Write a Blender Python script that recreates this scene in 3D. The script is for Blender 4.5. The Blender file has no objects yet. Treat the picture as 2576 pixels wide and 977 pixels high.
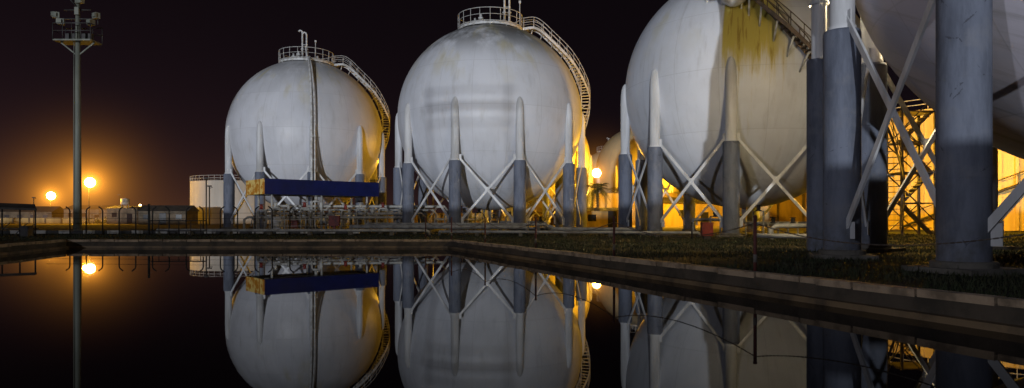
import bpy, math, random
from mathutils import Vector, Matrix
random.seed(7)
F=1717.0; CX=1288.0; HY=550.0; CH=1.2
ZOOM=None
def PX(px,d): return (px-CX)/F*d
def PZ(py,d): return (HY-py)/F*d+CH
scene=bpy.context.scene
COL=scene.collection

# ------------------------------------------------------------------ node helper
class NT:
    def __init__(s,mat):
        s.t=mat.node_tree; s.n=s.t.nodes; s.l=s.t.links
    def node(s,typ,**kw):
        n=s.n.new(typ)
        for k,v in kw.items(): setattr(n,k,v)
        return n
    def put(s,sock,v):
        if hasattr(v,'is_output'): s.l.new(v,sock)
        else: sock.default_value=v
    def math(s,op,a,b=0.0,c=None,clamp=False):
        n=s.node('ShaderNodeMath',operation=op); n.use_clamp=clamp
        s.put(n.inputs[0],a); s.put(n.inputs[1],b)
        if c is not None: s.put(n.inputs[2],c)
        return n.outputs[0]
    def mix(s,f,a,b,blend='MIX'):
        n=s.node('ShaderNodeMix',data_type='RGBA',blend_type=blend)
        s.put(n.inputs[0],f); s.put(n.inputs[6],a if hasattr(a,'is_output') else tuple(a)+(1,))
        s.put(n.inputs[7],b if hasattr(b,'is_output') else tuple(b)+(1,))
        return n.outputs[2]
    def noise(s,vec,scale,detail=4,rough=.55):
        n=s.node('ShaderNodeTexNoise'); s.put(n.inputs['Vector'],vec)
        n.inputs['Scale'].default_value=scale; n.inputs['Detail'].default_value=detail; n.inputs['Roughness'].default_value=rough
        return n.outputs['Fac']
    def ramp(s,f,lo,hi,a=0.0,b=1.0):
        n=s.node('ShaderNodeMapRange',interpolation_type='SMOOTHSTEP'); s.put(n.inputs[0],f)
        n.inputs[1].default_value=lo; n.inputs[2].default_value=hi; n.inputs[3].default_value=a; n.inputs[4].default_value=b
        return n.outputs[0]
    def comb(s,x,y,z):
        n=s.node('ShaderNodeCombineXYZ'); s.put(n.inputs[0],x); s.put(n.inputs[1],y); s.put(n.inputs[2],z); return n.outputs[0]

def base_mat(name):
    m=bpy.data.materials.new(name); m.use_nodes=True
    nt=NT(m); b=m.node_tree.nodes['Principled BSDF']
    return m,nt,b

def mat(name,col,col2=None,scale=2.0,rough=.6,metal=0.0,bump=0.0,streak=False,spec=.4,lo=.4,hi=.65):
    m,nt,b=base_mat(name)
    if col2 is None: col2=tuple(c*.7 for c in col)
    tc=nt.node('ShaderNodeTexCoord').outputs['Object']
    v=tc
    if streak:
        mp=nt.node('ShaderNodeMapping'); nt.l.new(tc,mp.inputs[0]); mp.inputs['Scale'].default_value=(1,1,.15); v=mp.outputs[0]
    f=nt.noise(v,scale,6,.6)
    nt.l.new(nt.mix(nt.ramp(f,lo,hi),col,col2),b.inputs['Base Color'])
    b.inputs['Roughness'].default_value=rough; b.inputs['Metallic'].default_value=metal
    b.inputs['Specular IOR Level'].default_value=spec
    if bump:
        bp=nt.node('ShaderNodeBump'); bp.inputs['Strength'].default_value=bump; bp.inputs['Distance'].default_value=.05
        nt.l.new(nt.noise(tc,scale*6,5),bp.inputs['Height']); nt.l.new(bp.outputs[0],b.inputs['Normal'])
    return m

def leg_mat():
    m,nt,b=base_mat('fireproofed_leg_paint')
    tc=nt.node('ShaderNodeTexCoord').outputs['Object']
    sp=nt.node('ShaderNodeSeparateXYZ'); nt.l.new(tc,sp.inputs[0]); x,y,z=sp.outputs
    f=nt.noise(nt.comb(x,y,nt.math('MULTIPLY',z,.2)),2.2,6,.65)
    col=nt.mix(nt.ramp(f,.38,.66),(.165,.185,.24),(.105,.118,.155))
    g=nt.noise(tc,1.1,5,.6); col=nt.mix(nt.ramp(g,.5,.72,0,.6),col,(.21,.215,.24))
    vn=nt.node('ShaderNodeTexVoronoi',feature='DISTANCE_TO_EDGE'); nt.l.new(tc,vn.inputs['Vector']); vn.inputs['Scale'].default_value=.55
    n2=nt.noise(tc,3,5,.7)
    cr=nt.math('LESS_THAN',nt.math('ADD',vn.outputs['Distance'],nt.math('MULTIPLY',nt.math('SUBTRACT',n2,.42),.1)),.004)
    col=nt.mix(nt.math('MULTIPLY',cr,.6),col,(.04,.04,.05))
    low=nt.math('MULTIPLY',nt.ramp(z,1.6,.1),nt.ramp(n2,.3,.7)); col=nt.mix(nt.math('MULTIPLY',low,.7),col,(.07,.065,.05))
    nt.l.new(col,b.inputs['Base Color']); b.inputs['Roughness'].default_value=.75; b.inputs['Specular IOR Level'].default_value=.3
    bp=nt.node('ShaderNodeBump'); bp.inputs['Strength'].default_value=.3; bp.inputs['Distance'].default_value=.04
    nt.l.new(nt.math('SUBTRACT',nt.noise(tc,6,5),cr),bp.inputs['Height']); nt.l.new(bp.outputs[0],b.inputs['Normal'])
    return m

def emis(name,col,st):
    m,nt,b=base_mat(name)
    b.inputs['Base Color'].default_value=tuple(col)+(1,)
    b.inputs['Emission Color'].default_value=tuple(col)+(1,); b.inputs['Emission Strength'].default_value=st
    m.cycles.emission_sampling='NONE'
    return m

def shell_mat(name,seed,base=(.62,.63,.65),top_dirt=0.6,stain=None,N=18,streak_amt=.35,twist=0.0):
    m,nt,b=base_mat(name)
    tc=nt.node('ShaderNodeTexCoord').outputs['Object']
    sp=nt.node('ShaderNodeSeparateXYZ'); nt.l.new(tc,sp.inputs[0])
    x,y,z=sp.outputs
    az=nt.math('ARCTAN2',x,nt.math('MULTIPLY',y,-1.0))
    zz=nt.math('SUBTRACT',z,11.0)
    n1=nt.noise(nt.comb(x,y,nt.math('ADD',z,seed*13.0)),.22,5,.6)
    col=nt.mix(nt.ramp(n1,.4,.68,0,.5),base,(base[0]*.75,base[1]*.74,base[2]*.72))
    pl=nt.math('FLOOR',nt.math('MULTIPLY',az,N/(2*math.pi)))
    band=nt.math('FLOOR',nt.math('MULTIPLY',nt.math('ARCSINE',nt.math('DIVIDE',zz,9.02)),2.2))
    wn=nt.node('ShaderNodeTexWhiteNoise'); nt.l.new(nt.comb(pl,band,seed),wn.inputs['Vector'])
    col=nt.mix(nt.math('MULTIPLY',wn.outputs['Value'],.22),col,(base[0]*.66,base[1]*.68,base[2]*.7))
    s1=nt.noise(nt.comb(nt.math('ADD',nt.math('MULTIPLY',az,9.0),nt.math('MULTIPLY',zz,twist)),nt.math('MULTIPLY',zz,.22),seed),1.6,6,.65)
    col=nt.mix(nt.ramp(s1,.5,.78,0,streak_amt),col,(.30,.29,.27))
    hd=nt.ramp(zz,3.6,8.2)
    n2=nt.noise(nt.comb(x,y,seed*3.1),.45,6,.62)
    col=nt.mix(nt.math('MULTIPLY',nt.math('MULTIPLY',hd,nt.ramp(n2,.34,.56)),top_dirt),col,(.12,.12,.115))
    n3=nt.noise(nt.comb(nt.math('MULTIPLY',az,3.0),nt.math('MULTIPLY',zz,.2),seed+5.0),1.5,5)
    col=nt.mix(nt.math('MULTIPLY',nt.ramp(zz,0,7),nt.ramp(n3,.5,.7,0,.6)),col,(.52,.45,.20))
    if stain:
        a0,a1,zlo=stain
        win=nt.math('MULTIPLY',nt.ramp(az,a0,a0+.015),nt.ramp(az,a1-.25,a1,1,0))
        hn=nt.noise(nt.comb(nt.math('MULTIPLY',az,22.0),nt.math('MULTIPLY',zz,.25),seed),1.4,6,.6)
        hh=nt.math('ADD',nt.ramp(zz,zlo,zlo+6.0),nt.math('MULTIPLY',nt.math('SUBTRACT',hn,.5),1.3),clamp=True)
        col=nt.mix(nt.math('MULTIPLY',win,nt.ramp(hh,.08,.7,0,.92)),col,(.50,.40,.035))
        rr=nt.math('MULTIPLY',win,nt.math('MULTIPLY',nt.ramp(hn,.56,.68),nt.ramp(zz,zlo,zlo+3)))
        col=nt.mix(nt.math('MULTIPLY',rr,.7),col,(.26,.15,.02))
    fr=nt.math('FRACT',nt.math('MULTIPLY',az,N/(2*math.pi)))
    ln=nt.math('LESS_THAN',nt.math('ABSOLUTE',nt.math('SUBTRACT',fr,.5)),.008)
    fz=nt.math('FRACT',nt.math('MULTIPLY',nt.math('ARCSINE',nt.math('DIVIDE',zz,9.02)),2.2))
    lz=nt.math('LESS_THAN',fz,.012)
    seam=nt.math('MAXIMUM',ln,lz)
    col=nt.mix(nt.math('MULTIPLY',seam,.2),col,(.25,.25,.25))
    nt.l.new(col,b.inputs['Base Color'])
    b.inputs['Roughness'].default_value=.42; b.inputs['Specular IOR Level'].default_value=.35
    bp=nt.node('ShaderNodeBump'); bp.inputs['Strength'].default_value=.3; bp.inputs['Distance'].default_value=.05
    h=nt.math('ADD',nt.math('MULTIPLY',seam,.5),nt.noise(tc,.8,3))
    nt.l.new(h,bp.inputs['Height']); nt.l.new(bp.outputs[0],b.inputs['Normal'])
    return m

# ------------------------------------------------------------------ mesh builder
class MB:
    def __init__(s): s.v=[]; s.f=[]; s.sm=[]
    def add(s,vs,fs,smooth=False):
        o=len(s.v); s.v+= [tuple(p) for p in vs]
        for f in fs: s.f.append(tuple(i+o for i in f)); s.sm.append(smooth)
    def box(s,c,size,rz=0.0):
        cx,cy,cz=c; a,b,h=[q/2 for q in size]; C,S=math.cos(rz),math.sin(rz)
        vs=[]
        for dz in(-h,h):
            for dx,dy in((-a,-b),(a,-b),(a,b),(-a,b)):
                vs.append((cx+dx*C-dy*S,cy+dx*S+dy*C,cz+dz))
        s.add(vs,[(3,2,1,0),(4,5,6,7),(0,1,5,4),(1,2,6,5),(2,3,7,6),(3,0,4,7)])
    def beam(s,p0,p1,w,h):
        p0=Vector(p0);p1=Vector(p1);t=(p1-p0).normalized()
        up=Vector((0,0,1)) if abs(t.z)<.95 else Vector((0,1,0))
        sd=t.cross(up).normalized(); u=sd.cross(t)
        vs=[]
        for p in(p0,p1):
            for a,b in((-1,-1),(1,-1),(1,1),(-1,1)): vs.append(p+sd*a*w/2+u*b*h/2)
        s.add(vs,[(3,2,1,0),(4,5,6,7),(0,1,5,4),(1,2,6,5),(2,3,7,6),(3,0,4,7)])
    def path(s,pts,r,seg=8,caps=True,closed=False):
        pts=[Vector(p) for p in pts]; n=len(pts)
        rs=r if isinstance(r,(list,tuple)) else [r]*n
        prev=None; vs=[]
        for i,p in enumerate(pts):
            if closed: t=pts[(i+1)%n]-pts[i-1]
            else: t=pts[min(i+1,n-1)]-pts[max(i-1,0)]
            t.normalize()
            if prev is None:
                up=Vector((0,0,1)) if abs(t.z)<.9 else Vector((0,1,0))
                a=t.cross(up).normalized()
            else:
                a=(prev-t*prev.dot(t))
                if a.length<1e-5: a=t.cross(Vector((1,0,.3)))
                a.normalize()
            prev=a; b=t.cross(a)
            for k in range(seg):
                an=2*math.pi*k/seg
                vs.append(p+(a*math.cos(an)+b*math.sin(an))*rs[i])
        fs=[]
        m=n if closed else n-1
        for i in range(m):
            j=(i+1)%n
            for k in range(seg):
                k2=(k+1)%seg
                fs.append((i*seg+k,i*seg+k2,j*seg+k2,j*seg+k))
        s.add(vs,fs,True)
        if caps and not closed:
            o=len(s.v)-len(vs)
            s.f.append(tuple(o+k for k in reversed(range(seg)))); s.sm.append(False)
            s.f.append(tuple(o+(n-1)*seg+k for k in range(seg))); s.sm.append(False)
    def lathe(s,c,prof,seg=24,smooth=True):
        cx,cy,cz=c; vs=[];n=len(prof)
        for r,z in prof:
            for k in range(seg):
                a=2*math.pi*k/seg; vs.append((cx+r*math.cos(a),cy+r*math.sin(a),cz+z))
        fs=[]
        for i in range(n-1):
            for k in range(seg):
                k2=(k+1)%seg; fs.append((i*seg+k,i*seg+k2,(i+1)*seg+k2,(i+1)*seg+k))
        s.add(vs,fs,smooth)
    def obj(s,name,material,parent=None,loc=None):
        me=bpy.data.meshes.new(name); me.from_pydata(s.v,[],s.f); me.validate()
        if len(me.polygons)==len(s.sm): me.polygons.foreach_set('use_smooth',s.sm)
        me.materials.append(material); me.update()
        o=bpy.data.objects.new(name,me); COL.objects.link(o)
        if parent: o.parent=parent
        if loc: o.location=loc
        return o
def empty(name,loc=(0,0,0),rz=0.0):
    e=bpy.data.objects.new(name,None); e.location=loc; e.rotation_euler=(0,0,rz); e.empty_display_size=.5
    COL.objects.link(e); return e
def catmull(P,n):
    P=[Vector(p) for p in P]; out=[]
    Q=[P[0]*2-P[1]]+P+[P[-1]*2-P[-2]]
    for i in range(1,len(Q)-2):
        for k in range(n):
            t=k/n; a,b,c,d=Q[i-1],Q[i],Q[i+1],Q[i+2]
            out.append(.5*((2*b)+(c-a)*t+(2*a-5*b+4*c-d)*t*t+(-a+3*b-3*c+d)*t**3))
    out.append(P[-1]); return out

# ------------------------------------------------------------------ materials
M_leg=leg_mat()
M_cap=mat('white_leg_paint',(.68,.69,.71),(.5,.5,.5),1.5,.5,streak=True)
M_white=mat('white_steel_paint',(.62,.63,.64),(.4,.39,.36),2.5,.5)
M_rail=mat('galvanised_rail',(.55,.55,.55),(.38,.36,.33),3,.5)
M_brown=mat('rusty_rail',(.10,.07,.055),(.05,.04,.03),3,.6)
M_conc=mat('concrete',(.13,.12,.105),(.07,.065,.055),1.5,.9,bump=.4)
M_coping=mat('coping_concrete',(.36,.27,.18),(.16,.12,.08),2.2,.85,bump=.5)
M_poolwall=mat('pool_wall_concrete',(.07,.055,.04),(.035,.03,.022),1.2,.9,bump=.4)
M_dark=mat('dark_steel',(.035,.033,.033),(.02,.02,.02),3,.6)
M_red=mat('red_paint',(.20,.025,.018),(.09,.014,.012),3,.5)
M_postred=mat('weathered_post',(.11,.03,.025),(.05,.018,.015),3,.7)
M_pipe=mat('pipe_paint',(.40,.40,.38),(.24,.23,.21),2,.5)
M_blue=mat('blue_fascia',(.004,.009,.075),(.003,.007,.05),1.0,.5,spec=.25)
M_yel=mat('worn_yellow_panel',(.85,.62,.20),(.55,.22,.02),1.6,.6,lo=.45,hi=.55)
M_mast=mat('mast_steel',(.17,.18,.15),(.11,.12,.10),2,.6,streak=True)
M_tank=mat('tank_paint',(.58,.54,.48),(.46,.42,.36),.3,.6,streak=True)
M_ytank=mat('cream_cladding',(.62,.48,.20),(.42,.30,.10),.5,.6,streak=True)
M_wall=mat('rendered_wall',(.16,.13,.095),(.09,.075,.055),.8,.9)
M_awall=mat('ochre_wall',(.46,.34,.15),(.26,.19,.08),.4,.9,streak=True)
M_roof=mat('roof_sheet',(.08,.07,.06),(.05,.045,.04),1,.8)
M_glass=mat('dark_window',(.02,.02,.025),(.015,.015,.02),1,.15)
M_sod=emis('sodium_lamp_glass',(1.0,.62,.18),60)
M_chain=mat('chain_steel',(.09,.075,.065),(.05,.04,.035),5,.6)

# ------------------------------------------------------------------ ground
def ground_mat():
    m,nt,b=base_mat('grass_and_soil')
    tc=nt.node('ShaderNodeTexCoord').outputs['Object']
    a=nt.noise(tc,.25,6,.65); c=nt.noise(tc,5,6,.7)
    col=nt.mix(nt.ramp(a,.42,.6),(.014,.018,.008),(.030,.024,.016))
    col=nt.mix(nt.ramp(c,.35,.7,0,.6),col,(.008,.010,.005))
    sp=nt.node('ShaderNodeSeparateXYZ'); nt.l.new(tc,sp.inputs[0])
    far=nt.ramp(sp.outputs[1],70,85)
    col=nt.mix(far,col,nt.mix(nt.ramp(a,.4,.65),(.20,.165,.11),(.10,.085,.06)))
    nt.l.new(col,b.inputs['Base Color']); b.inputs['Roughness'].default_value=.95; b.inputs['Specular IOR Level'].default_value=.1
    bp=nt.node('ShaderNodeBump'); bp.inputs['Strength'].default_value=.8; bp.inputs['Distance'].default_value=.08
    nt.l.new(c,bp.inputs['Height']); nt.l.new(bp.outputs[0],b.inputs['Normal'])
    return m
PA=(-3.2,36.0);PB=(-23.5,36.0);PC=(-15.0,1.5);PD=(9.8,1.5)
g=MB()
inner=[PD,PA,PB,PC]; outer=[(1800,-400),(1800,2500),(-1800,2500),(-1800,-400)]
vs=[(p[0],p[1],0) for p in inner]+[(p[0],p[1],0) for p in outer]
fs=[(i,(i+1)%4,4+(i+1)%4,4+i) for i in range(4)]
fs=[tuple(reversed(f)) for f in fs]
g.add(vs,fs); g.obj('ground',ground_mat())

# pool
pool=empty('reservoir_pool')
w=MB()
loop=[PD,PA,PB,PC]
for i in range(4):
    p,q=loop[i],loop[(i+1)%4]
    w.add([(p[0],p[1],-1.6),(q[0],q[1],-1.6),(q[0],q[1],-.012),(p[0],p[1],-.012)],[(0,1,2,3)])
w.add([(p[0],p[1],-1.6) for p in loop],[(0,1,2,3)])
w.obj('basin_walls',M_poolwall,pool)
w=MB()
for i in range(4):
    p=Vector(loop[i]);q=Vector(loop[(i+1)%4]); d=(q-p).normalized(); n=Vector((d.y,-d.x)); L=(q-p).length
    k=int(L/1.2)
    for j in range(k):
        a=p+d*(j*L/k+.012); c=p+d*((j+1)*L/k-.012); mid=(a+c)/2+n*(.13+random.uniform(-.012,.012))
        w.box((mid.x,mid.y,.03+random.uniform(-.010,.010)),((c-a).length-random.uniform(0,.03),.26+random.uniform(-.01,.01),.12),math.atan2(d.y,d.x)+random.uniform(-.006,.006))
w.obj('coping_stones',M_coping,pool)
w=MB()
for i in range(4):
    p=Vector(loop[i]);q=Vector(loop[(i+1)%4]); d=(q-p).normalized(); n=Vector((d.y,-d.x)); L=(q-p).length
    mid=(p+q)/2-n*.10
    w.box((mid.x,mid.y,-.31),(L-.3,.2,.12),math.atan2(d.y,d.x))
w.obj('inner_ledge',mat('wet_ledge',(.16,.11,.06),(.06,.045,.03),1.2,.7),pool)
# water: dark body under a Fresnel-weighted mirror surface
m=bpy.data.materials.new('still_dark_water'); m.use_nodes=True; nt=NT(m)
for n in list(nt.n):
    if n.type!='OUTPUT_MATERIAL': nt.n.remove(n)
out=[n for n in nt.n if n.type=='OUTPUT_MATERIAL'][0]
tc=nt.node('ShaderNodeTexCoord').outputs['Object']
bp=nt.node('ShaderNodeBump'); bp.inputs['Strength'].default_value=.02; bp.inputs['Distance'].default_value=.02
nt.l.new(nt.noise(tc,.8,3),bp.inputs['Height'])
df=nt.node('ShaderNodeBsdfDiffuse'); df.inputs[0].default_value=(.004,.003,.004,1)
gl=nt.node('ShaderNodeBsdfGlossy'); gl.inputs['Color'].default_value=(.92,.92,.92,1); gl.inputs['Roughness'].default_value=.014; nt.l.new(bp.outputs[0],gl.inputs['Normal'])
fr=nt.node('ShaderNodeFresnel'); fr.inputs['IOR'].default_value=1.13
mx=nt.node('ShaderNodeMixShader'); nt.l.new(fr.outputs[0],mx.inputs[0]); nt.l.new(df.outputs[0],mx.inputs[1]); nt.l.new(gl.outputs[0],mx.inputs[2]); nt.l.new(mx.outputs[0],out.inputs['Surface'])
w=MB(); w.add([(p[0],p[1],-.35) for p in reversed(loop)],[(0,1,2,3)])
wo=w.obj('water',m)
if wo.data.polygons[0].normal.z<0: wo.data.flip_normals()

# grass tufts (one object)
w=MB()
def inside_edge(x,y):
    if y>36.3: return True
    ex=-3.2+(36-y)*.377
    if x>ex+.32: return True
    return False
cnt=0
while cnt<34000:
    y=random.uniform(7,52); x=random.uniform(-.8*y,.8*y)
    if not inside_edge(x,y): continue
    if random.random()<.35 and y>36: continue
    if math.sin(x*.9+1.3*math.sin(y*.5))+math.sin(y*1.1+x*.4)<-.5 and random.random()<.8: continue
    cnt+=1
    h=random.uniform(.03,.12)*(1 if random.random()<.95 else 1.9); a=random.uniform(0,math.pi); ww=.010+.0006*y
    lx,ly=random.uniform(-.05,.05),random.uniform(-.05,.05)
    w.add([(x-ww*math.cos(a),y-ww*math.sin(a),-.005),(x+ww*math.cos(a),y+ww*math.sin(a),-.005),(x+lx,y+ly,h)],[(0,1,2)])
w.obj('grass',mat('grass_blades',(.020,.028,.009),(.032,.028,.014),.6,.8))

# ------------------------------------------------------------------ stairs along path
def stairs(points,w,parent,prefix,m_struct,m_rail,rise=.22):
    pts=catmull(points,14)
    st=MB(); rl=MB()
    L=[];R=[]
    for i,p in enumerate(pts):
        t=pts[min(i+1,len(pts)-1)]-pts[max(i-1,0)]; h=Vector((t.x,t.y,0))
        if h.length<1e-4: h=Vector((1,0,0))
        h.normalize(); sd=Vector((h.y,-h.x,0))
        L.append(p-sd*w/2); R.append(p+sd*w/2)
    for S in(L,R):
        for i in range(len(S)-1): st.beam(S[i],S[i+1],.05,.24)
        rl.path([q+Vector((0,0,1.05)) for q in S],.032,6)
        rl.path([q+Vector((0,0,.6)) for q in S],.024,6)
    acc=0; accp=9
    for i in range(1,len(pts)):
        d=pts[i]-pts[i-1]; dist=d.length
        acc+=max(abs(d.z),dist*.45); accp+=dist
        if acc>rise:
            acc=0; t=d; rz=math.atan2(t.y,t.x)
            st.box(tuple(pts[i]),(.26,w,.04),rz)
        if accp>.95:
            accp=0
            for S in(L,R): rl.path([S[i],S[i]+Vector((0,0,1.05))],.028,6)
    st.obj(prefix+'_treads',m_struct,parent); rl.obj(prefix+'_handrails',m_rail,parent)
    return pts

# ------------------------------------------------------------------ sphere tank
def pol(rho,phi,z): a=math.radians(phi); return Vector((rho*math.sin(a),-rho*math.cos(a),z))
def sphere_tank(cx,cy,psi,shell,detail=2,rot=None,gtop=6.2,vents=(0,-.6)):
    e=empty('spherical_gas_tank',(cx,cy,0),math.atan2(-cx,cy) if rot is None else rot)
    Rr=9.0; Zc=11.0
    w=MB(); prof=[]
    n=64 if detail>1 else 32
    for i in range(n+1):
        a=-math.pi/2+math.pi*i/n; prof.append((max(Rr*math.cos(a),.001),Zc+Rr*math.sin(a)))
    w.lathe((0,0,0),prof,128 if detail>1 else 48); w.obj('shell',shell,e)
    lg=MB();cp=MB();br=MB();ft=MB()
    P=[pol(Rr,psi+36*k,0) for k in range(10)]
    seg=28 if detail>1 else 12
    for p in P:
        lg.lathe((p.x,p.y,0),[(.53,.02),(.53,gtop-.12),(.50,gtop-.02),(.34,gtop)],seg)
        for zb in (2.1,4.3): lg.lathe((p.x,p.y,0),[(.53,zb-.03),(.537,zb),(.53,zb+.03)],seg)
        cp.lathe((p.x,p.y,0),[(.40,gtop-.02),(.40,gtop+.12),(.36,gtop+.14),(.36,10.3),(.34,10.8),(.29,11.2),(.21,11.48),(.10,11.64),(.001,11.7)],seg)
        ft.lathe((p.x,p.y,0),[(.001,.26),(.62,.26),(.66,.23),(.66,-.1)],seg,False)
        ft.box((p.x,p.y,.04),(1.7,1.7,.16),math.atan2(p.y,p.x))
    for k in range(10):
        a,bb=P[k],P[(k+1)%10]; d=(bb-a).normalized(); o=Vector((d.y,-d.x,0))
        br.beam(a+d*.3+Vector((0,0,gtop+.3)),bb-d*.4+Vector((0,0,.9)),.07,.19)
        br.beam(bb-d*.3+Vector((0,0,gtop+.3))+o*.09,a+d*.4+Vector((0,0,.9))+o*.09,.07,.19)
        mid=(a+bb)/2+o*.045
        br.box((mid.x,mid.y,(gtop+1.2)/2),(.36,.02,.42),math.atan2(d.y,d.x))
        for q,s in((a,1),(bb,-1)):
            c=q+d*s*.42; br.box((c.x,c.y,gtop+.25),(.26,.03,.55),math.atan2(d.y,d.x))
            c=q+d*s*.60; br.box((c.x,c.y,.85),(.3,.03,.5),math.atan2(d.y,d.x))
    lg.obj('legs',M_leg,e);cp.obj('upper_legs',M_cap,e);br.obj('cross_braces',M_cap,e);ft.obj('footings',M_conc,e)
    pf=MB(); rl=MB()
    ro,ri,zd=3.15,1.9,19.75
    pf.lathe((0,0,0),[(ri,zd),(ro,zd),(ro,zd-.22),(ro-.06,zd-.22),(ro-.06,zd-.06),(ri,zd-.06),(ri,zd)],40,False)
    for k in range(12):
        a=30*k; pf.path([pol(2.0,a,zd-.1),pol(2.6,a,19.3)],.05,6); pf.path([pol(ro-.1,a,zd-.1),pol(3.1,a,19.3)],.05,6)
    N=20
    for k in range(N):
        a=360*k/N
        rl.path([pol(ro,a,zd),pol(ro,a,zd+1.3)],.03,6)
    for zz,r in((1.3,.036),(.7,.026),(.08,.045)):
        rl.path([pol(ro,360*k/40,zd+zz) for k in range(40)],r,6,closed=True)
    vp=MB()
    vx,vy=vents
    for dx,top in((0,23.3),(.48,23.1)):
        q=Vector((vx+dx,vy,0)); vp.path([(q.x,q.y,19.6),(q.x,q.y,top),(q.x-.08,q.y,top+.22),(q.x-.28,q.y,top+.28),(q.x-.42,q.y,top+.12)],.10,8)
        vp.lathe((q.x,q.y,0),[(.24,20.35),(.24,20.48)],12); vp.lathe((q.x,q.y,0),[(.2,21.3),(.2,21.4)],12)
    vp.path([(vx-.1,vy,21.9),(vx+.6,vy,21.9)],.04,6)
    vp.path([(vx+1.5,vy,19.6),(vx+1.5,vy,22.3)],.05,6); vp.box((vx+1.5,vy,22.4),(.2,.15,.25))
    for a,rh in((-40,1.4),(120,1.5),(160,1.1),(-100,1.5)):
        q=pol(rh,a,0); vp.lathe((q.x,q.y,0),[(.16,19.5),(.16,20.5),(.26,20.5),(.26,20.66),(.12,20.7),(.12,20.95),(.001,21.0)],12)
    vp.path([pol(1.4,-40,20.5),pol(1.5,-100,20.5)],.07,8); vp.path([pol(1.5,120,20.5),pol(.8,200,20.6)],.07,8)
    vp.lathe((0,0,0),[(.6,19.8),(.6,20.15),(.75,20.15),(.75,20.28),(.001,20.32)],20)
    pf.obj('crown_platform',M_white,e); rl.obj('platform_railing',M_rail,e); vp.obj('vent_pipes',M_white,e)
    return e

S1=sphere_tank(-24.7,82,4,shell_mat('shell_paint_a',1.3,(.68,.69,.74),.4),vents=(-.45,-.6))
S2=sphere_tank(-2.15,67.2,-19.6,shell_mat('shell_paint_b',4.7,(.72,.74,.80),1.0),vents=(1.4,-.4))
S3=sphere_tank(17.8,52.4,-5,shell_mat('shell_paint_c',8.2,(.73,.76,.83),.4,stain=(-.16,.42,-2.4)))
c4=(18.6,18.0)
th=math.atan2(-c4[0],c4[1])
dirL=Vector((9.95-18.5,20.75-18.0)); 
loc=Matrix.Rotation(-th,2)@dirL; phi=math.degrees(math.atan2(loc.x,-loc.y))
S4=sphere_tank(c4[0],c4[1],phi,shell_mat('shell_paint_d',2.9,(.74,.71,.80),.3,streak_amt=.75,twist=2.2),gtop=6.9)

spiral=[(3.2,88,19.75),(4.6,88,19.75),(6.2,90,18.45),(7.8,92,16.9),(9.1,96,15.0),(9.9,101,13.2),(10.15,109,11),(10.15,119,9),(10.15,130,7),(10.1,141,5),(10.1,153,2.6),(10.1,165,.2)]
for S in(S1,S2):
    pts=stairs([pol(*(a,b,c)) for a,b,c in spiral],.85,S,'stair',M_white,M_rail)
    sb=MB()
    for i in range(10,len(pts)-30,9):
        p=pts[i]; c=Vector((0,0,11)); d=(p-c).normalized()
        if (p-c).length<11: sb.path([p,c+d*9.0-Vector((0,0,.5))],.05,6)
    sb.obj('stair_brackets',M_white,S)
sp3=[(8.0,-26,17.4),(8.5,-10,16.6),(8.8,-2,16.3),(9.3,4,15.2),(9.9,13,13.4),(10.2,22,11.6),(10.2,29,10.3),(10.2,36,10.2),(10.2,48,8.2),(10.2,62,5.6),(10.2,76,3.0),(10.2,90,.3)]
pts=stairs([pol(a,b,c) for a,b,c in sp3],1.0,S3,'stair',M_brown,M_brown)
sb=MB()
for i in range(6,len(pts)-20,8):
    p=pts[i]; c=Vector((0,0,11)); d=(p-c).normalized(); sb.path([p-Vector((0,0,.1)),c+d*8.95-Vector((0,0,1.0))],.07,6)
sb.obj('stair_brackets',M_white,S3)
lb=MB(); q=pol(8.6,-4,16.1); lb.box(tuple(q),(2.4,1.4,.35),math.radians(-4)); lb.lathe((q.x,q.y,0),[(.9,15.95),(.75,15.35),(.3,15.05),(.001,15.0)],16); lb.obj('stair_landing',M_white,S3)
fp=MB()
for ph,r in((3.2,.13),(5.2,.09)):
    P=[pol(.8,ph*1.0,21.2)]
    for i in range(0,26):
        a=math.radians(12+i*78/25); P.append(pol(9.45*math.sin(a)+.02,ph*(1.0),11+9.45*math.cos(a)))
    P.append(pol(9.6,ph,9)); P.append(pol(9.75,ph,.6)); P.append(pol(9.9,ph,.3))
    fp.path(P,r,10)
for z in (2.5,5,7.5,10): 
    q=pol(9.65,4.2,z); fp.box(tuple(q),(.6,.12,.08))
fp.path([pol(3.0,-1,21.0),pol(3.3,2,19.8),pol(4.2,3,19.5)],.12,8)
fp.obj('fill_pipes',M_white,S1)
shb=shell_mat('shell_paint_far',6.1,(.6,.52,.34),.2)
for (x,y,ps) in((3.9,113,10),(PX(1530,190),190,0),(PX(1610,140),140,5)):
    sphere_tank(x,y,ps,shb,1)
e=empty('standpipe_column',(PX(2060,25),25,0)); w=MB()
w.lathe((0,0,0),[(.42,0),(.42,6.95),(.38,7.0),(.30,7.0)],20); w.obj('lower_column',M_leg,e)
w=MB(); w.lathe((0,0,0),[(.26,7.0),(.26,16)],20); w.lathe((0,0,0),[(.34,9),(.34,9.1)],20,False); w.obj('upper_column',M_cap,e)

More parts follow.
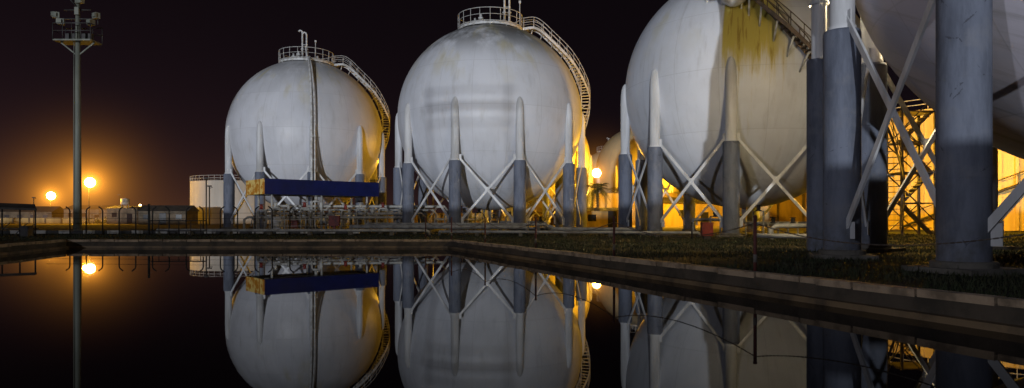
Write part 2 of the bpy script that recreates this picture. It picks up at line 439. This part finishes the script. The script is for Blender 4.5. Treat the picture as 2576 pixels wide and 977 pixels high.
# ------------------------------------------------------------------ street lamps (lit sodium)
def glow_mat(R,k,core):  # self-emitting volume imitates the glow around a lamp, no scattering
    m=bpy.data.materials.new('lamp_glow_volume'); m.use_nodes=True; nt=NT(m)
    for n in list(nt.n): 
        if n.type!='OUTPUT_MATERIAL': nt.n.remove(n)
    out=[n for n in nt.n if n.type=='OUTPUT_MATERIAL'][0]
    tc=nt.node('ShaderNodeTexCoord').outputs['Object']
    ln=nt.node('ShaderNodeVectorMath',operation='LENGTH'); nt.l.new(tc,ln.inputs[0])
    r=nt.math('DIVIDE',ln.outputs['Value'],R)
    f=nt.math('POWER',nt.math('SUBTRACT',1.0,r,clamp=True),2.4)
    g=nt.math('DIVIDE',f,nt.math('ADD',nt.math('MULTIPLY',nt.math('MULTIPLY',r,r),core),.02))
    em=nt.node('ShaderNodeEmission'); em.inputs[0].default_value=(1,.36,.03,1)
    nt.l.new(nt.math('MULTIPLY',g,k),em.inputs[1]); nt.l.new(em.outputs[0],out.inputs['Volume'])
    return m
SOD=(1,.49,.02)
def lamp(x,y,z,power,glow=None,head=.32,col=SOD,off=.0):
    e=empty('street_lamp',(x,y,0)); w=MB()
    w.path([(0,0,0),(0,0,z-.9),(0,0,z+.1)],[.14,.09,.07],10); w.path([(0,0,z+.1),(.25,-.25,z+.45),(.6,-.6,z+.5)],.05,8)
    w.box((0,0,.15),(.5,.5,.3)); w.obj('pole',M_dark,e)
    w=MB(); w.lathe((.6,-.6,z+.35),[(.001,.28),(.3,.22),(.42,.05),(.42,0)],16); w.obj('hood',M_dark,e)
    w=MB(); w.lathe((.6,-.6,z),[(head*math.cos(a),.1+head*math.sin(a)) for a in [math.radians(-89+178*i/10) for i in range(11)]],16); w.obj('glass',M_sod,e)
    if power:
        l=bpy.data.lights.new('bulb','POINT'); l.energy=power; l.color=col; l.shadow_soft_size=.5
        o=bpy.data.objects.new('bulb',l); o.location=(.6,-.6-head-.6,z-.2); o.parent=e; COL.objects.link(o)
    if glow:
        R,k,core=glow
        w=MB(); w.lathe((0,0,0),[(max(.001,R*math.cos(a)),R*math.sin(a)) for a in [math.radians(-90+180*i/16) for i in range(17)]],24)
        o=w.obj('glow_volume',glow_mat(R,k,core),e,(.6,-.6,z+.1))
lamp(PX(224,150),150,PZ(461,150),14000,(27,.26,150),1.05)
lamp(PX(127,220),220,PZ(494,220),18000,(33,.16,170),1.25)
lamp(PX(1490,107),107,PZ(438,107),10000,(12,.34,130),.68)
lamp(-12,104,8,9000)
lamp(28,62,7,11000)
lamp(37.2,58,8,12500)
lamp(22,100,7.5,14000)
lamp(48,98,7.5,8500)
lamp(PX(1690,128),128,9,16000)
lamp(13.6,27.6,10.5,4800,col=(1,.80,.46))      # added hidden warm lamp, brightens the third tank's right half
for px,py,d in((40,520,420),(300,523,430),(352,518,380),(1003,527,300)):
    lamp(PX(px,d),d,PZ(py,d),0,None,.6)

# ------------------------------------------------------------------ floodlight mast
def flood_mast(x,y,sc,rz=0):
    e=empty('floodlight_mast',(x,y,0),rz); e.scale=(sc,sc,sc); w=MB()
    w.path([(0,0,0),(0,0,7),(0,0,15.6)],[.24,.19,.13],14); w.lathe((0,0,0),[(.4,0),(.4,.08),(.001,.08)],14,False)
    w.path([(-.16,-.2,0),(-.14,-.18,13)],.03,6)
    w.obj('pole',M_mast,e)
    w=MB(); w.box((0,0,12.75),(2.5,1.3,.10)); 
    for s in(-1,1): w.beam((s*.1,0,11.9),(s*1.1,0,12.7),.06,.08)
    w.obj('service_platform',M_mast,e)
    w=MB()
    for zz in(.55,1.05):
        w.path([(-1.25,-.65,12.8+zz),(1.25,-.65,12.8+zz),(1.25,.65,12.8+zz),(-1.25,.65,12.8+zz)],.03,6,closed=True)
    for x_ in(-1.25,-.6,0,.6,1.25):
        for y_ in(-.65,.65): w.path([(x_,y_,12.8),(x_,y_,13.85)],.028,6)
    w.path([(-1.35,0,14.3),(1.35,0,14.3)],.05,6); w.path([(-.9,0,14.9),(.9,0,14.9)],.05,6); w.path([(-1.35,0,14.3),(-1.35,0,13.9)],.04,6); w.path([(1.35,0,14.3),(1.35,0,13.9)],.04,6)
    w.path([(0,0,15.6),(0,0,15.9),(.3,0,15.95)],.04,6); w.path([(0,-.1,15.1),(-.3,-.3,15.5),(.2,-.3,15.55)],.05,6)
    for x_ in(-.7,-.3,.4,.8): w.box((x_,.1,13.1),(.25,.3,.5))
    w.obj('lamp_frame',M_dark,e)
    w=MB()
    for x_,z_,r_ in((-1.35,14.5,.5),(-1.0,14.05,.3),(1.0,14.0,-.3),(1.35,14.45,-.5)):
        w.box((x_,-.2,z_),(.42,.3,.38),r_); w.box((x_,-.42,z_),(.3,.14,.26),r_)
    w.box((.25,-.2,15.4),(.5,.3,.22),-.3); w.box((.1,-.25,14.75),(.25,.2,.5),.2)
    w.obj('floodlight_heads',M_mast,e)
    return e
flood_mast(PX(196,60),60,1.31)
FP=(-50,-45)
flood_mast(FP[0],FP[1],1.2,math.radians(150))  # added unseen mast, put where the fill spot hangs
l=bpy.data.lights.new('fill_spot','SPOT'); l.energy=46000; l.spot_size=math.radians(95); l.spot_blend=.3; l.shadow_soft_size=.9; l.color=(.84,.87,1.0)  # added fill light from out of view, lifts shaded tanks and legs
o=bpy.data.objects.new('fill_spot',l); COL.objects.link(o); o.location=(FP[0]+1.0,FP[1]+1.2,17.3)
o.rotation_euler=(Vector((6,50,8))-o.location).to_track_quat('-Z','Y').to_euler()

# ------------------------------------------------------------------ blue canopy
e=empty('blue_canopy'); A=Vector((-21,58));B=Vector((-12.7,65));C=Vector((-23.9,61.4));D=B+C-A
z0,z1=3.28,4.6
def face(p,q,za,zb,t,m,name):
    d=(q-p).normalized(); w=MB(); c=(p+q)/2
    w.box((c.x,c.y,(za+zb)/2),((q-p).length,t,zb-za),math.atan2(d.y,d.x)); w.obj(name,m,e)
du=(B-A).normalized(); dv=(C-A).normalized()
face(A,B,z0,z1,.12,M_blue,'fascia_front'); face(D,C,z0,z1,.12,M_blue,'fascia_back')
face(C-dv*.07,A+dv*.07,z0+.01,z1-.01,.12,M_yel,'fascia_side'); face(B+dv*.07,D-dv*.07,z0+.01,z1-.01,.12,M_blue,'fascia_end')
w=MB(); c=(A+D)/2; w.box((c.x,c.y,z0+.25),((B-A).length-.2,(C-A).length-.2,.2),math.atan2(du.y,du.x)); w.obj('roof_slab',M_white,e)
w=MB()
for a in(.08,.5,.92):
    for b_ in(.15,.85):
        p=A+(B-A)*a+(C-A)*b_; w.path([(p.x,p.y,0),(p.x,p.y,z0+.16)],.10,10); w.box((p.x,p.y,.1),(.4,.4,.2))
for b_ in(.15,.85):
    p=A+(B-A)*.02+(C-A)*b_; q=A+(B-A)*.98+(C-A)*b_; w.beam((p.x,p.y,z0+.06),(q.x,q.y,z0+.06),.12,.16)
w.obj('posts_and_beams',M_pipe,e)

# ------------------------------------------------------------------ pipework
def valve(w,x,y,z,h=.7):
    w.lathe((x,y,z),[(.22,0),(.22,.06),(.12,.08),(.16,.25),(.12,.4),(.05,.42),(.04,h)],12)
    w.path([(x+.22*math.cos(t),y+.22*math.sin(t),z+h) for t in [2*math.pi*k/12 for k in range(12)]],.025,6,closed=True)
    w.beam((x-.22,y,z+h),(x+.22,y,z+h),.03,.03); w.beam((x,y-.22,z+h),(x,y+.22,z+h),.03,.03)
e=empty('loading_manifold'); w=MB(); w2=MB()
random.seed(11)
for i in range(4):
    y=61.2+i*.9; x0=-24+i*.6; 
    w.path([(x0,y,.25),(x0,y,1.1+.35*i),(x0+.3,y,1.3+.35*i),(-9.5+i,y+2,1.3+.35*i),(-9.2+i,y+2,1.0+.3*i),(-9.2+i,y+2,.2)],.11+.02*(i%2),10)
for i in range(11):
    x=-22.6+i*1.15+random.uniform(-.2,.2); y=60.6+i*.35; hgt=random.choice([1.4,2.0,2.6,1.8])
    w.path([(x,y,.1),(x,y,hgt),(x+.12,y,hgt+.15),(x+.7,y,hgt+.15),(x+.8,y,hgt),(x+.8,y,.4)],.08,8)
    w.lathe((x,y,hgt*.55),[(.16,0),(.16,.12)],12,False)
    (w2 if i%3==0 else w); valve(w2 if i%3==0 else w,x+.4,y-.1,hgt+.2,.45)
w.obj('pipes',M_pipe,e); w2.obj('red_valves',M_red,e)
w=MB(); w.lathe((-20.3,59,0),[(.001,1.35),(.4,1.3),(.5,1.15),(.5,.55),(.4,.42),(.001,.4)],20); w.box((-20.3,59,.22),(.8,.5,.4)); w.obj('white_vessel',M_white,e)
w=MB(); w.box((-15.6,60,1.0),(.9,.5,.9)); w.box((-15.6,60,.28),(.2,.2,.55)); w.box((-18.9,59.4,.7),(.5,.4,.7)); w.obj('control_boxes',M_red,e)
w=MB()
for i in range(9):
    p=A+(B-A)*(i/8)-dv*1.0; w.path([(p.x,p.y,0),(p.x,p.y,1.1)],.035,6)
p=A-dv*1.0;q=B-dv*1.0
for zz in(.55,1.1): w.path([(p.x,p.y,zz),(q.x,q.y,zz)],.03,6)
w.obj('guard_rail',M_pipe,e)

e=empty('pipeline'); w=MB(); s=MB()
runs=[((-13,55,.55),(1,50.5,.55),.15),((-12,56,.75),(2.5,51.3,.75),.11),((-26,50,.35),(-6,48,.35),.10),((-5,47,.3),(12,44,.28),.09),((0,53,.4),(9,50.5,.4),.13)]
for a,b_,r in runs:
    a=Vector(a);b_=Vector(b_); w.path([a+Vector((0,.5,-.4)),a+Vector((0,.1,-.05)),a,b_,b_+Vector((.1,.1,-.05)),b_+Vector((.15,.5,-.4))],r,12)
    L=(b_-a).length
    for k in range(1,int(L/3)+1):
        p=a+(b_-a)*(k*3/L-.02) if k*3<L else b_; s.box((p.x,p.y,(a.z-r)/2),(.25,.4,a.z-r))
w.obj('pipes',M_pipe,e); s.obj('pipe_supports',M_conc,e)
e=empty('tank_pipework'); w=MB(); w2=MB()
random.seed(5)
for (cx,cy) in((-2.15,67.2),(17.8,52.4),(-24.7,82)):
    w.path([(cx,cy,2.2),(cx,cy,1.0),(cx+.2,cy-.2,.8),(cx+5,cy-5,.8),(cx+5.4,cy-5.6,.5),(cx+5.6,cy-9.5,.4)],.18,10)
    w.path([(cx-.6,cy,2.2),(cx-.6,cy,1.3),(cx-1.0,cy-.3,1.1),(cx-5,cy-4,1.1),(cx-5,cy-4.2,.3)],.12,10)
    for k in range(7):
        x=cx-4+k*1.4;y=cy-5+random.uniform(-1,1); h=random.uniform(.7,1.8)
        w.path([(x,y,0),(x,y,h),(x+.7,y,h),(x+.7,y,0)],.07,8); valve(w2,x+.35,y,h,.4)
w.path([(PX(1940,38),38,-.05),(PX(1940,38),38,.6),(PX(1952,38),38,.78),(PX(2040,38),38,.8)],.14,12)
w.path([(PX(1900,36),36,.3),(PX(2060,34),34,.3)],.12,12)
w.obj('pipes',M_pipe,e); w2.obj('valves',M_dark,e)
e=empty('hydrant_cabinet',(PX(1778,39),39,0)); w=MB(); w.box((0,0,.55),(.62,.4,.7)); w.box((0,0,.94),(.7,.48,.06)); w.box((0,-.21,.55),(.5,.03,.58)); w.obj('cabinet',M_red,e)
w=MB(); w.box((0,0,.1),(.4,.3,.2)); w.path([(-.85,0,0),(-.85,0,1.0)],.05,8); w.obj('stand',M_dark,e)
e=empty('access_steps',(PX(1385,76),76,0)); w=MB()
for i in range(14): w.box((-.9+i*.13,0,.25*i+.1),(.3,1.0,.05))
for y in(-.5,.5):
    w.beam((-1,y,0),(.9,y,3.5),.06,.2); w.path([(-1,y,1.0),(.9,y,4.5)],.04,6)
    for i in range(5): w.path([(-1+i*.45,y,i*.83),(-1+i*.45,y,1+i*.83)],.03,6)
w.obj('steps',M_pipe,e)

# ------------------------------------------------------------------ chain fence on pool edge
e=empty('chain_fence'); w=MB(); ch=MB(); wb=MB()
posts=[]
for y in(43.4,37.7,32.2,26.4,20.65,14.83,9.1,3.4):
    x=-2.7+(36-y)*.377; posts.append((x,y))
    w.path([(x,y,-.02),(x,y,1.22)],.038,10); w.lathe((x,y,1.22),[(.05,0),(.04,.04),(.001,.05)],10)
    wb.path([(x,y,.25),(x,y,.42)],.041,10)
for i in range(len(posts)-1):
    a=Vector(posts[i]+(1.1,)); b_=Vector(posts[i+1]+(1.1,)); n=110
    sag=.36
    P=[a.lerp(b_,t/n)+Vector((0,0,-4*sag*(t/n)*(1-t/n))) for t in range(n+1)]
    for j in range(n):
        t=(P[j+1]-P[j]); m_=(P[j]+P[j+1])/2; 
        wd=.024 if j%2 else .012; hg=.012 if j%2 else .024
        ch.beam(m_-t*.62,m_+t*.62,wd,hg)
w.obj('posts',M_postred,e); ch.obj('chain',M_chain,e); wb.obj('post_bands',M_conc,e)

# ------------------------------------------------------------------ bent-top fence at left
e=empty('barbed_wire_fence'); w=MB()
def bent(x,y,h,s=1): w.path([(x,y,0),(x,y,h-.35),(x+s*.06,y,h-.18),(x+s*.3,y,h)],.05,8)
for i in range(14): bent(-34+i*1.35,52.5-.15*i,2.1,1 if i%2 else -1)
for zz in(.4,.8,1.2,1.6): w.path([(-36,52.8,zz),(-15.5,50.5,zz)],.012,5)
w.path([(PX(375,47),47,0),(PX(375,47),47,2.2)],.08,8)
for zz in(.35,1.05): w.path([(PX(378,47),47,zz),(PX(520,47),47,zz)],.04,6)
for px in(400,425,450,480,505,520): w.path([(PX(px,47),47,0),(PX(px,47),47,1.05)],.03,6)
w.obj('posts_and_wires',M_dark,e)
e=empty('painted_kerb'); w=MB();w2=MB()
for i in range(34):
    x=-44+i*.95; y=54+.02*i; (w if i%2 else w2).box((x,y,.12),(.9,.25,.28))
w.obj('white_blocks',M_pipe,e); w2.obj('black_blocks',M_dark,e)
e=empty('open_shelter'); w=MB(); d=46
w.add([(PX(-60,d),d,2.0),(PX(92,d),d,1.85),(PX(88,d+4),d+4,2.25),(PX(-60,d+4),d+4,2.4)],[(0,1,2,3)])
w.add([(PX(-60,d),d,1.9),(PX(92,d),d,1.75),(PX(88,d+4),d+4,2.15),(PX(-60,d+4),d+4,2.3)],[(3,2,1,0)])
w.beam((PX(-60,d),d,1.95),(PX(92,d),d,1.8),.06,.14)
w.obj('roof',M_roof,e); w=MB()
for px in(0,45,84): w.path([(PX(px,d),d+.2,0),(PX(px,d),d+.2,1.9)],.05,8)
for px in(5,50,70): w.beam((PX(px,d),d-.5,.1),(PX(px+20,d),d,.9),.05,.05)
w.box((PX(40,d),d+.4,.5),(2.2,.5,.08)); w.box((PX(75,d),d-.3,.35),(.5,.5,.7)); w.obj('posts_and_bench',M_dark,e)

# ------------------------------------------------------------------ background: storage tanks
def storage_tank(x,y,r,h,m,ribs=0,stair=True):
    e=empty('storage_tank',(x,y,0)); w=MB(); w.lathe((0,0,0),[(r,0),(r,h)],72)
    w.lathe((0,0,0),[(r+.08,h),(r*.5,h+r*.05),(.001,h+r*.08)],72); 
    for k in range(1,5): w.lathe((0,0,0),[(r,h*k/5-.04),(r+.04,h*k/5),(r,h*k/5+.04)],72)
    w.obj('wall',m,e)
    if ribs:
        w=MB()
        for k in range(ribs):
            a=2*math.pi*k/ribs; w.box(((r+.1)*math.cos(a),(r+.1)*math.sin(a),h/2),(.22,.3,h-.1),a)
        w.obj('ribs',m,e)
    w=MB(); n=48
    for k in range(n):
        a=2*math.pi*k/n; w.path([(r*math.cos(a),r*math.sin(a),h),(r*math.cos(a),r*math.sin(a),h+1.1)],.05,5)
    for zz in(.55,1.1): w.path([(r*math.cos(2*math.pi*k/n),r*math.sin(2*math.pi*k/n),h+zz) for k in range(n)],.05,5,closed=True)
    w.obj('roof_railing',M_rail,e)
    if stair:
        w=MB(); P=[]
        for k in range(30):
            a=math.radians(-150+k*3); P.append(((r+.6)*math.cos(a),(r+.6)*math.sin(a),.2+h*k/30))
        w.path(P,.14,5); w.path([(p[0],p[1],p[2]+1.1) for p in P],.05,5)
        for p in P[::2]: w.path([p,(p[0],p[1],p[2]+1.1)],.04,5)
        w.obj('spiral_stair',M_dark,e)
storage_tank(PX(580,150),155,10.2,9.3,M_tank,stair=False)
storage_tank(58,82,19,12.5,M_ytank,90)
storage_tank(108,95,22,13,M_ytank,90)
storage_tank(-95,260,16,8,M_tank)

e=empty('steel_stair_tower',(PX(2290,50),50,0)); w=MB()
for x in(-1.2,1.2):
    for y in(-1,1): w.beam((x,y,0),(x,y,9),.16,.16)
for k in range(4):
    z=k*2.2+.1
    w.box((0,0,z+2.2),(2.6,2.2,.08)); s_=1 if k%2 else -1
    w.beam((-1.1*s_,-.6,z),(1.1*s_,-.6,z+2.2),.7,.08)
    for j in range(8): w.box((-1.1*s_+s_*j*.29,-.6,z+.14+j*.275),(.3,.75,.05))
    w.path([(-1.1*s_,-1.0,z+1),(1.1*s_,-1.0,z+3.2)],.04,6)
    w.beam((-1.2,1,z),(1.2,1,z+2.2),.07,.07); w.beam((1.2,1,z),(-1.2,1,z+2.2),.07,.07)
w.obj('tower_frame',M_brown,e)

def wall(x0,y0,x1,y1,h,m=M_wall,name='boundary_wall',t=.25,mp=M_conc):
    e=empty(name); w=MB(); a=Vector((x0,y0));b_=Vector((x1,y1)); c=(a+b_)/2; L=(b_-a).length; rz=math.atan2(y1-y0,x1-x0)
    w.box((c.x,c.y,h/2-.05),(L,t,h+.1),rz); w.obj('panels',m,e); w=MB()
    n=int(L/4)
    for k in range(n+1):
        p=a+(b_-a)*(k/n); w.box((p.x,p.y,h/2),(.4,.45,h+.16),rz)
    w.box((c.x,c.y,h+.06),(L,t+.1,.1),rz); w.obj('piers_and_coping',mp,e)
wall(-140,170,-45,165,1.3,M_awall,mp=M_wall); wall(8,118,150,104,5.5,M_awall,mp=M_wall); wall(-35,135,8,128,2.2,M_awall,mp=M_wall); wall(-230,215,-60,225,2.5)
wall(-160,-15,70,-15,3.3)   # added unseen wall, keeps leg bottoms and ground in shadow
def shed(x,y,wd,dp,h,rh,rz=0,name='warehouse_shed',m=M_wall):
    e=empty(name,(x,y,0),rz); w=MB(); w.box((0,0,h/2),(wd,dp,h)); w.obj('walls',m,e)
    w=MB(); a,b_=wd/2+.3,dp/2+.3
    w.add([(-a,-b_,h),(a,-b_,h),(a,b_,h),(-a,b_,h),(-a,0,h+rh),(a,0,h+rh)],[(0,1,5,4),(2,3,4,5),(1,2,5),(3,0,4),(3,2,1,0)]); w.obj('roof',M_roof,e)
    w=MB(); n=max(2,int(wd/3))
    for k in range(n):
        xx=-wd/2+(k+.5)*wd/n
        if k==n//2: w.box((xx,-dp/2-.02,1.1),(1.2,.08,2.2))
        else: w.box((xx,-dp/2-.02,h*.58),(1.1,.08,.9))
    w.obj('windows_and_door',M_glass,e)
shed(PX(425,135),135,9,6,2.6,1.2,.1); shed(PX(330,150),150,7,6,3.4,.6,-.1); shed(PX(70,190),190,16,8,3,1.6,.15); shed(PX(250,185),185,14,8,3.6,1.2)
shed(PX(1000,160),160,9,6,3,1.2); shed(PX(1515,92),94,5.5,4,2.2,.5,0,'guard_house',M_awall); shed(PX(1740,108),110,14,6,3.6,1.0,0,m=M_awall)
shed(PX(-120,190),190,18,8,4,1.5); shed(PX(560,200),205,20,8,4,1.5)
for px,d,h in((519,120,PZ(450,120)),(527,122,PZ(470,122)),(85,160,6),(300,170,7)):
    e=empty('lamp_post',(PX(px,d),d,0)); w=MB(); w.path([(0,0,0),(0,0,h)],.12,6); w.box((0,0,h+.1),(.7,.3,.25)); w.path([(0,0,h-.3),(.6,0,h-.1)],.05,5); w.obj('post',M_dark,e)
e=empty('rooftop_tank',(PX(328,149),147,0)); w=MB(); w.lathe((0,0,0),[(.9,4.2),(.9,5.4),(.001,5.6)],16); 
for a in range(4): w.beam((math.cos(a*1.57+.78)*.7,math.sin(a*1.57+.78)*.7,3.3),(math.cos(a*1.57+.78)*.7,math.sin(a*1.57+.78)*.7,4.2),.08,.08)
w.obj('tank',M_pipe,e)

# ------------------------------------------------------------------ palms and shrubs
M_frond=mat('palm_fronds',(.045,.065,.02),(.08,.07,.03),1,.7); M_trunk=mat('palm_trunk',(.10,.075,.05),(.05,.04,.03),4,.9,bump=.6)
def palm(x,y,h,R,seed):
    random.seed(seed); e=empty('palm_tree',(x,y,0)); w=MB()
    w.path([(0,0,0),(.08,0,h*.5),(.02,.05,h)],[.28,.2,.17],10)
    for k in range(int(h*4)): w.lathe((.05,.02,k*.25),[(.21,0),(.26,.12),(.2,.14)],10)
    w.obj('trunk',M_trunk,e); w=MB()
    for k in range(34):
        a=random.uniform(0,2*math.pi); el=random.uniform(-.5,1.35); L=R*random.uniform(.8,1.15); P=[]
        for j in range(9):
            t=j/8; rr=L*t*math.cos(el*.8); zz=h+L*(t*math.sin(el)-.75*t*t*(1.1 if el<.4 else .8)); P.append(Vector((math.cos(a)*rr,math.sin(a)*rr,zz)))
        w.path(P,[.03*(1-.8*j/8) for j in range(9)],5)
        for j in range(1,8):
          for ss in(.0,.5):
            p=P[j].lerp(P[j+1],ss); t=(P[j+1]-P[j]).normalized(); sd=t.cross(Vector((0,0,1)))
            if sd.length<.05: continue
            sd.normalize(); l=.55*R/1.8*(1-.6*abs(j/8-.4))
            for s_ in(-1,1):
                tip=p+sd*s_*l*.8+t*l*.6-Vector((0,0,l*.35)); w.add([p-t*.035,p+t*.035,tip],[(0,1,2)])
    w.obj('fronds',M_frond,e)
palm(PX(1503,98),98,PZ(476,98),2.3,3); palm(PX(1622,96),96,PZ(472,96),2.3,5); palm(PX(1556,120),120,PZ(480,120),2.0,8)
random.seed(21); w=MB()
for k in range(60):
    px=random.uniform(-100,2600); d=random.uniform(125,240); x=PX(px,d); R=random.uniform(.8,2.4)
    if 8<x<45 and d<130: continue
    for j in range(90):
        a=random.uniform(0,6.28);el=random.uniform(0,1.5);rr=R*random.uniform(.3,1)*(1+.3*math.sin(3*a+k))
        p=Vector((x+rr*math.cos(a)*math.cos(el)*1.3,d+rr*math.sin(a)*math.cos(el),rr*math.sin(el)))
        u=Vector((random.gauss(0,1),random.gauss(0,1),random.gauss(0,1))).normalized()*.22; v=u.cross(Vector((random.random(),random.random(),1))).normalized()*.2
        w.add([p-u,p+v,p+u,p-v],[(0,1,2,3)])
w.obj('shrubs',mat('shrub_leaves',(.04,.055,.02),(.07,.06,.03),.5,.8))

# ------------------------------------------------------------------ added unseen gantry, throws shadow bars onto the second tank
e=empty('shadow_gantry'); w=MB()
w.path([(-13.8,-40,0),(-13.8,-40,14.6)],.10,10)
w.path([(-21,-40,0),(-21,-40,14.6)],.10,10)
for z,r in((14.0,.07),(12.6,.17),(11.2,.07)): w.path([(-21.4,-40,z),(-13.0,-40,z)],r,10)
w.obj('shadow_bars',M_pipe,e)

# ------------------------------------------------------------------ sky / world
W=bpy.data.worlds.new('World'); scene.world=W; W.use_nodes=True; nt=NT(W)
bg=[n for n in nt.n if n.type=='BACKGROUND'][0]
tc=nt.node('ShaderNodeTexCoord').outputs['Generated']
sp=nt.node('ShaderNodeSeparateXYZ'); nt.l.new(tc,sp.inputs[0])
x,y,z=sp.outputs
el=nt.math('MAXIMUM',z,0.0)
az=nt.math('ARCTAN2',x,y)
h1=nt.math('POWER',nt.math('SUBTRACT',1.0,el,clamp=True),6.0)
h2=nt.math('POWER',nt.math('SUBTRACT',1.0,el,clamp=True),22.0)
left=nt.ramp(az,-.95,.15,1,0)
n_=nt.noise(tc,2.2,4)
base=nt.mix(h1,(.0030,.0020,.0028),(.0090,.0050,.0075))
base=nt.mix(nt.math('MULTIPLY',nt.math('MULTIPLY',h1,left),nt.ramp(n_,.2,.8,.75,1.0)),base,(.023,.0108,.0150))
base=nt.mix(nt.math('MULTIPLY',nt.math('MULTIPLY',h2,left),.95),base,(.11,.042,.015))
nt.l.new(base,bg.inputs[0]); bg.inputs[1].default_value=1.0

# key light: distant site floods reaching in almost level from behind left
l=bpy.data.lights.new('flood_sun','SUN'); l.energy=1.5; l.angle=math.radians(.6); l.color=(.88,.93,1.0)
o=bpy.data.objects.new('flood_sun',l); COL.objects.link(o)
al=math.radians(7.8); dr=Vector((math.sin(al),math.cos(al),-math.tan(math.radians(1.0))))
o.rotation_euler=dr.to_track_quat('-Z','Y').to_euler(); o.location=(-30,-60,20)

# ------------------------------------------------------------------ camera
cam=bpy.data.cameras.new('Camera'); cam.lens=24; cam.sensor_width=36; cam.shift_y=(HY-488.5)/2576; cam.clip_end=4000; cam.clip_start=.05
if ZOOM:
    k,zx,zy=ZOOM; cam.lens=24*k; cam.shift_x=(zx-1288)/2576*k; cam.shift_y=(HY-zy)/2576*k
co=bpy.data.objects.new('Camera',cam); co.location=(0,0,CH); co.rotation_euler=(math.radians(90),0,0); COL.objects.link(co)
scene.camera=co
scene.view_settings.view_transform='Standard'; scene.view_settings.look='None'; scene.view_settings.exposure=0
